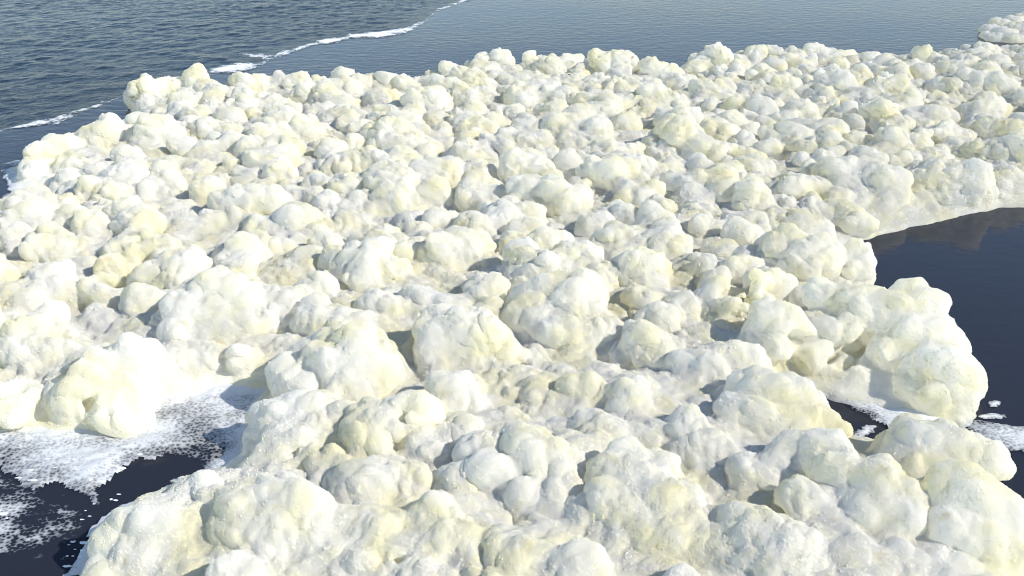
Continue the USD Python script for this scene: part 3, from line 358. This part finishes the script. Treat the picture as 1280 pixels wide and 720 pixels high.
# the low body of the bank between and under the lumps, thinning to a lip at its edge
T_, Y_ = np.meshgrid(skin.t, skin.y, indexing="ij")
de = inside_distance((T_ * Y_).ravel(), Y_.ravel()).reshape(T_.shape)
xy = np.stack([T_ * Y_, Y_, 0 * Y_], -1)
de = de + 0.10 * (meshkit.fbm(np.stack([T_ * Y_, Y_, 0 * Y_ + 3], -1) * 5.0, 4, 6) - 0.5)
low = meshkit.fbm(xy * 3.0, 3, 5)
top = np.where(de > 0, 0.022 + np.minimum(0.32 * de, 0.095) + 0.06 * (low - 0.5) * np.clip(de * 4, 0, 1), 0.022 + 0.9 * de).astype(np.float32)
for k, z in enumerate(skin.z):
    skin.sum[:, :, k] += np.exp(-K * np.clip(z - top, -0.1, 1.0))
for x, y, z, a, b in HOLLOWS:
    for _ in range(5):
        o_ = rng.normal(size=3) * (0.75 * a, 0.75 * a, 0.6 * b)
        r = a * rng.uniform(0.7, 1.25)
        skin.dig((x + o_[0], y + o_[1], max(z + o_[2], 0.05 + r)), r, r * rng.uniform(0.7, 1.1))
V, F = skin.draw(K)
del skin, T_, Y_, xy, low
warp = lambda p, s_: np.stack([meshkit.fbm(p, 3, s_ + k_) - 0.5 for k_ in (0, 10, 20)], 1)
lift = np.clip(V[:, 2] / 0.10, 0, 1)[:, None] * np.clip(0.55 + 0.07 * (V[:, 1] - 3.0), 0.5, 1.1)[:, None]
V = V + lift * (0.16 * warp(V * 3.6, 81) + 0.075 * warp(V * 10.0, 84)) * (1, 1, 0.8)     # the wind has pulled the lumps out of round
N = vertex_normals(V, F)
far = np.clip(0.9 + 0.06 * (V[:, 1] - 3.0), 0.8, 1.5)           # the farther foam is craggier
fade = np.clip((V[:, 2] - 0.0) / 0.10, 0.15, 1)
rough = np.clip((meshkit.fbm(V * 2.3, 3, 8) - 0.36) / 0.22, 0.0, 1.0)              # some lumps are crumbly, others smooth
Q = V * (1, 1, 0.75) + 0.09 * np.stack([meshkit.fbm(V * 5.0, 2, s_) - 0.5 for s_ in (61, 62, 63)], 1) * 2
V = V + N * (fade * (0.026 * (bumps(Q, 0.12, 11) - 0.55) + far * (0.010 + 0.022 * rough) * (bumps(Q, 0.055, 12) - 0.55) + 0.042 * (meshkit.fbm(V * 5.0, 4, 3) - 0.5)))[:, None]
N = vertex_normals(V, F)
V = V + N * (fade * far * ((0.003 + 0.004 * rough) * (bumps(Q, 0.026, 13) - 0.5) + (0.005 + 0.005 * rough) * (meshkit.fbm(V * 26.0, 3, 4) - 0.5)))[:, None]
N = vertex_normals(V, F)

# the parts of the bank: its 300 lumps that show largest, each the piece of skin nearest to it
shown = lumps[:, 3] / np.hypot(lumps[:, 1], CAM_HEIGHT)
off = (np.abs(lumps[:, 0]) > 0.47 * (lumps[:, 1] * 0.927 + 0.82) + lumps[:, 3]) | (lumps[:, 1] < 2.85)
shown[off] *= 0.25
big = lumps[np.argsort(-shown)[:300]]
mid = V[F].mean(1)
dist, idx = cKDTree(big[:, :3]).query(mid, k=10, workers=-1)
own = idx[np.arange(len(idx)), np.argmin(dist / big[idx, 3] ** 0.8, 1)]
pairs = trimesh.graph.face_adjacency(F)


def components(own):
    same = pairs[own[pairs[:, 0]] == own[pairs[:, 1]]]
    g = coo_matrix((np.ones(len(same), bool), (same[:, 0], same[:, 1])), shape=(len(F), len(F)))
    return connected_components(g, directed=False)[1]


for _ in range(4):                                         # each lump one piece: strays go to the lump that surrounds them
    comp = components(own)
    sizes = np.bincount(comp)
    label_of = np.zeros(len(sizes), int)
    label_of[comp] = own
    o_ = np.lexsort((-sizes, label_of))
    first = np.r_[True, label_of[o_][1:] != label_of[o_][:-1]]
    stray = np.ones(len(sizes), bool)
    stray[o_[first]] = False
    both = np.vstack([pairs, pairs[:, ::-1]])
    both = both[(own[both[:, 0]] != own[both[:, 1]]) & stray[comp[both[:, 0]]] & ~stray[comp[both[:, 1]]]]
    if len(both) == 0:
        break
    new = dict(zip(comp[both[:, 0]].tolist(), own[both[:, 1]].tolist()))
    take = np.full(len(sizes), -1)
    take[list(new)] = list(new.values())
    own = np.where(take[comp] >= 0, take[comp], own)
whole = components(np.zeros(len(F), int))                  # drop specks that float free
keep_face = whole == np.bincount(whole).argmax()
F, own = F[keep_face], own[keep_face]
bank = thing("foam_bank", "thick cream-white bank of billowing sea foam heaped over the dark wet shore", "sea foam", (0.4, 6.0, 0))
order = np.argsort(own, kind="stable")
for n, fs in enumerate(np.split(order, np.searchsorted(own[order], np.arange(1, 300)))):
    if len(fs) == 0:
        continue
    used, inv = np.unique(F[fs], return_inverse=True)
    mesh("foam_lump", V[used], inv.reshape(-1, 3), "foam_look", str(bank.GetPath()), N[used], (0.4, 6.0, 0))


# the bubbles that stand out from the foam's skin: far too many to count
def bubbles(path, v, f, n, keep, count, seed, low, high):
    r = np.random.default_rng(seed)
    c = v[f].mean(1) + (0.4, 6.0, 0)
    area = np.linalg.norm(np.cross(v[f[:, 1]] - v[f[:, 0]], v[f[:, 2]] - v[f[:, 0]]), axis=1)
    w = area / (c[:, 1] ** 2 + 4) * keep * (0.5 + np.clip((meshkit.fbm(c * 4.0, 3, seed) - 0.35) * 4, 0, 1))
    pick = r.choice(len(f), count, p=w / w.sum())
    uv = r.random((count, 2))
    flip = uv.sum(1) > 1
    uv[flip] = 1 - uv[flip]
    p = v[f[pick, 0]] + uv[:, :1] * (v[f[pick, 1]] - v[f[pick, 0]]) + uv[:, 1:] * (v[f[pick, 2]] - v[f[pick, 0]])
    size = (low + (high - low) * (c[pick, 1] - 2.5) / 10.0) * (0.45 + 0.9 * r.random(count) ** 2)
    p = p + n[f[pick, 0]] * (size * r.uniform(-0.9, 0.2, count))[:, None]
    inst = UsdGeom.PointInstancer.Define(stage, path)
    ball = trimesh.creation.icosphere(0, 1.0)
    proto = mesh("bubble", ball.vertices, ball.faces, "foam_look", path, ball.vertices)
    inst.CreatePrototypesRel().SetTargets([proto.GetPath()])
    inst.CreatePositionsAttr(Vt.Vec3fArray.FromNumpy(p.astype(np.float32)))
    inst.CreateProtoIndicesAttr(Vt.IntArray.FromNumpy(np.zeros(count, np.int32)))
    inst.CreateScalesAttr(Vt.Vec3fArray.FromNumpy(np.repeat(size[:, None], 3, 1).astype(np.float32)))
    tag(inst.GetPrim(), kind="stuff")


bubbles(f"{bank.GetPath()}/foam_bubbles", V - (0.4, 6.0, 0), F, N, (V[F].mean(1)[:, 2] > 0.01).astype(float), BUBBLES := 420000, 71, 0.0022, 0.0070)


# ------------------------------------------------------------------ the far heap at the right
def heap(name, label, group, lumps_, res, extra=None):
    c = lumps_[:, :3].mean(0) * (1, 1, 0)
    R = lumps_[:, 3].max() + 0.08
    t = lumps_[:, 0] / lumps_[:, 1]
    s = Skin(t.min() - R / 9, t.max() + R / 9, lumps_[:, 1].min() - R, lumps_[:, 1].max() + R, -0.02, (lumps_[:, 2] + lumps_[:, 4]).max() + 0.08, *res)
    for x, y, z, a, b in lumps_:
        s.add((x, y, z), a, 0.6 * b, K)
        for _ in range(9):
            u = rng.normal(size=3)
            u[2] = abs(u[2])
            u /= np.linalg.norm(u)
            r = a * rng.uniform(0.25, 0.5)
            s.add((x + u[0] * a * 0.8, y + u[1] * a * 0.8, z + u[2] * b * 0.5), 0.7 * r, r * 0.5, K, 0.05)
    v, f = s.draw(K)
    n = vertex_normals(v, f)
    v = v + n * (0.02 * (bumps(v, 0.11, 21) - 0.5) + 0.02 * (bumps(v, 0.05, 22) - 0.5))[:, None]
    n = vertex_normals(v, f)
    o = thing(name, label, "sea foam", c, group)
    who = cKDTree(lumps_[:, :3]).query(v[f].mean(1))[1]
    for i in range(len(lumps_)):
        fs = f[who == i]
        if len(fs):
            used, inv = np.unique(fs, return_inverse=True)
            mesh("foam_lump", v[used], inv.reshape(-1, 3), "foam_look", str(o.GetPath()), n[used], c)


heap("foam_heap", "small low heap of white foam far off in the upper right corner", None, FAR_LUMPS, (150, 120, 26))


# ------------------------------------------------------------------ thin froth on the water
def froth(name, points, label, category, look, step, height, group=None, ragged=0.03, seed=0, soft=0.16, fade=0.36):
    """A sheet of bubbles a few millimetres thick, domed a little, with an uneven outline."""
    poly = points if hasattr(points, "geom_type") else shapely.Polygon(points).buffer(0)
    x0, y0, x1, y1 = poly.buffer(ragged).bounds
    gx, gy = np.arange(x0, x1 + step, step), np.arange(y0, y1 + step, step)
    X, Y = np.meshgrid(gx, gy, indexing="ij")
    p = np.stack([X, Y, 0 * X], -1)
    pts = shapely.points(X, Y)
    d = shapely.distance(pts, poly.boundary) * np.where(shapely.contains(poly, pts), 1, -1)
    d = d + ragged * 2.4 * (meshkit.fbm(p * (0.5 / ragged), 4, seed) - 0.5)
    keep = d > 0
    quad = keep[:-1, :-1] & keep[1:, :-1] & keep[1:, 1:] & keep[:-1, 1:]
    idn = np.arange(X.size).reshape(X.shape)
    q = np.stack([idn[:-1, :-1], idn[1:, :-1], idn[1:, 1:], idn[:-1, 1:]], -1)[quad]
    z = 0.008 + height * np.clip(d / 0.08, 0, 1) ** 0.6 * (0.6 + 0.8 * meshkit.fbm(p * 18.0, 3, seed + 5))
    vv = np.stack([X, Y, z], -1).reshape(-1, 3)
    used, inv = np.unique(q, return_inverse=True)
    inv = inv.reshape(-1, 4)
    tri = np.vstack([inv[:, [0, 1, 2]], inv[:, [0, 2, 3]]])
    vv = vv[used]
    c = np.array([*vv[:, :2].mean(0), 0])
    prim = mesh(name, vv, tri, look, normals=vertex_normals(vv, tri), origin=c)
    UsdGeom.Xformable(prim).AddTranslateOp().Set(Gf.Vec3d(*c.tolist()))
    thin = np.clip(1 - d.ravel()[used] / soft, 0, 1) * fade
    UsdGeom.PrimvarsAPI(prim).CreatePrimvar("cover", Sdf.ValueTypeNames.FloatArray, "vertex").Set(Vt.FloatArray.FromNumpy(thin.astype(np.float32)))
    return tag(prim, label, category, group)


froth("froth_sheet", FROTH["lower_left"], "broad bluish film of fine bubbles between two lobes of the bank at lower left", "froth", "froth_look", 0.011, 0.022, ragged=0.03, seed=1, soft=0.2, fade=0.34)
froth("froth_sheet", FROTH["ragged"], "torn grey froth breaking into flecks on black water at the lower left corner", "froth", "ragged_froth_look", 0.013, 0.005, ragged=0.05, seed=2, soft=0.3)
froth("froth_sheet", FROTH["inner_right"], "smooth pale film of froth in the notch below the rounded right-hand lobe", "froth", "apron_look", 0.011, 0.020, ragged=0.02, seed=3, soft=0.10)
froth("froth_sheet", FROTH["raft_right"], "flat pale tongue of froth running to the right edge over the dark pool", "froth", "froth_look", 0.012, 0.014, ragged=0.03, seed=4)
froth("froth_sheet", FROTH["skirt_right"], "speckled froth fringe under the bank at the lower right corner", "froth", "froth_look", 0.010, 0.012, ragged=0.04, seed=5)
froth("froth_sheet", FROTH["skirt_left"], "low grey froth skirt at the bank's upper left tip", "froth", "froth_look", 0.016, 0.02, ragged=0.05, seed=6)
seen = shapely.Polygon([(-6, 2.9), (-6, 10.5), (6.4, 12.6), (6.4, 2.9)])
fringe = edge.buffer(0.07).difference(edge.buffer(-0.16)).intersection(seen)
fringe = max(getattr(fringe, "geoms", [fringe]), key=lambda p_: p_.area)
froth("froth_fringe", fringe, "thin pale fringe of bubbles hugging the waterline all round the thick bank", "froth", "apron_look", 0.016, 0.022, ragged=0.035, seed=15, soft=0.06, fade=0.3)
froth("froth_raft", FROTH["raft_a"], "small round raft of bubbles in the black gap at lower left", "froth raft", "froth_look", 0.006, 0.006, ragged=0.015, seed=7, soft=0.02)
froth("froth_raft", FROTH["raft_e"], "thin sliver of bubbles just behind the small round raft", "froth raft", "froth_look", 0.006, 0.005, ragged=0.015, seed=11, soft=0.02)
froth("froth_raft", FROTH["raft_b"], "upper of two small foam scraps off the right-hand lobe", "froth raft", "froth_look", 0.006, 0.012, ragged=0.012, seed=8, soft=0.02)
froth("froth_raft", FROTH["raft_c"], "long thin foam scrap above the froth tongue at right", "froth raft", "froth_look", 0.006, 0.008, ragged=0.012, seed=9, soft=0.02)
froth("froth_raft", FROTH["raft_d"], "small froth scrap in the dark notch left of the pale film", "froth raft", "froth_look", 0.006, 0.008, ragged=0.015, seed=10, soft=0.03)

for i, (pts, label) in enumerate(zip(FOAM_LINES, ("thin white foam line on the dark sea at far left", "long winding foam line crossing the water at the top", "faint short streak of foam branching above the winding line"))):
    a = np.array(pts)
    s = np.r_[0, np.cumsum(np.hypot(*np.diff(a[:, :2], axis=0).T))]
    q = np.linspace(0, s[-1], max(8, int(s[-1] / 0.05)))
    x, y, w = (np.interp(q, s, a[:, j]) for j in range(3))
    jit = meshkit.fbm(np.stack([q * 6, 0 * q, 0 * q + i], 1), 3, 3) - 0.5
    w = np.maximum(w, 0.012) * (1.0 + 0.8 * jit) * 7.0
    y = y + 0.25 * jit
    froth("foam_line", [*zip(x, y + w), *zip(x[::-1], (y - w)[::-1])], label, "foam line", "foam_line_look", 0.02, 0.006, ragged=0.022, seed=30 + i, soft=0.14, fade=0.34)


# ------------------------------------------------------------------ loose flecks of foam on the water, too many to count
def flecks(name, label, spots, seed, rmin, rmax):
    r = np.random.default_rng(seed)
    base = trimesh.creation.icosphere(1, 1.0)
    vs, fs, n = [], [], 0
    for x, y in spots:
        a = r.uniform(rmin, rmax) * r.uniform(0.5, 1)
        v_ = base.vertices * (a * r.uniform(1, 2.6), a, a * 0.35) * (1 + 0.35 * r.normal(size=(len(base.vertices), 1)) * 0.6)
        vs.append(v_ + (x, y, 0.006))
        fs.append(base.faces + n)
        n += len(base.vertices)
    v_, f_ = np.vstack(vs), np.vstack(fs)
    tag(mesh(name, v_, f_, "foam_line_look", normals=vertex_normals(v_, f_)), label, "foam flecks", kind="stuff")


def scatter(poly, n, seed, clump=4.0, level=0.5):
    r = np.random.default_rng(seed)
    x0, y0, x1, y1 = poly.bounds
    p = np.stack([r.uniform(x0, x1, n), r.uniform(y0, y1, n)], 1)
    ok = shapely.contains_xy(poly, p) & (meshkit.fbm(np.c_[p * clump, 0 * p[:, :1]], 3, seed) > level) & ~shapely.contains_xy(edge, p)
    return p[ok]


flecks("foam_flecks", "scattered flecks of foam on the black water at lower left", scatter(shapely.Polygon([(-2.4, 2.9), (-1.35, 2.9), (-1.45, 3.75), (-1.9, 3.95), (-2.6, 3.7)]), 420, 41, 5, 0.5), 42, 0.003, 0.011)
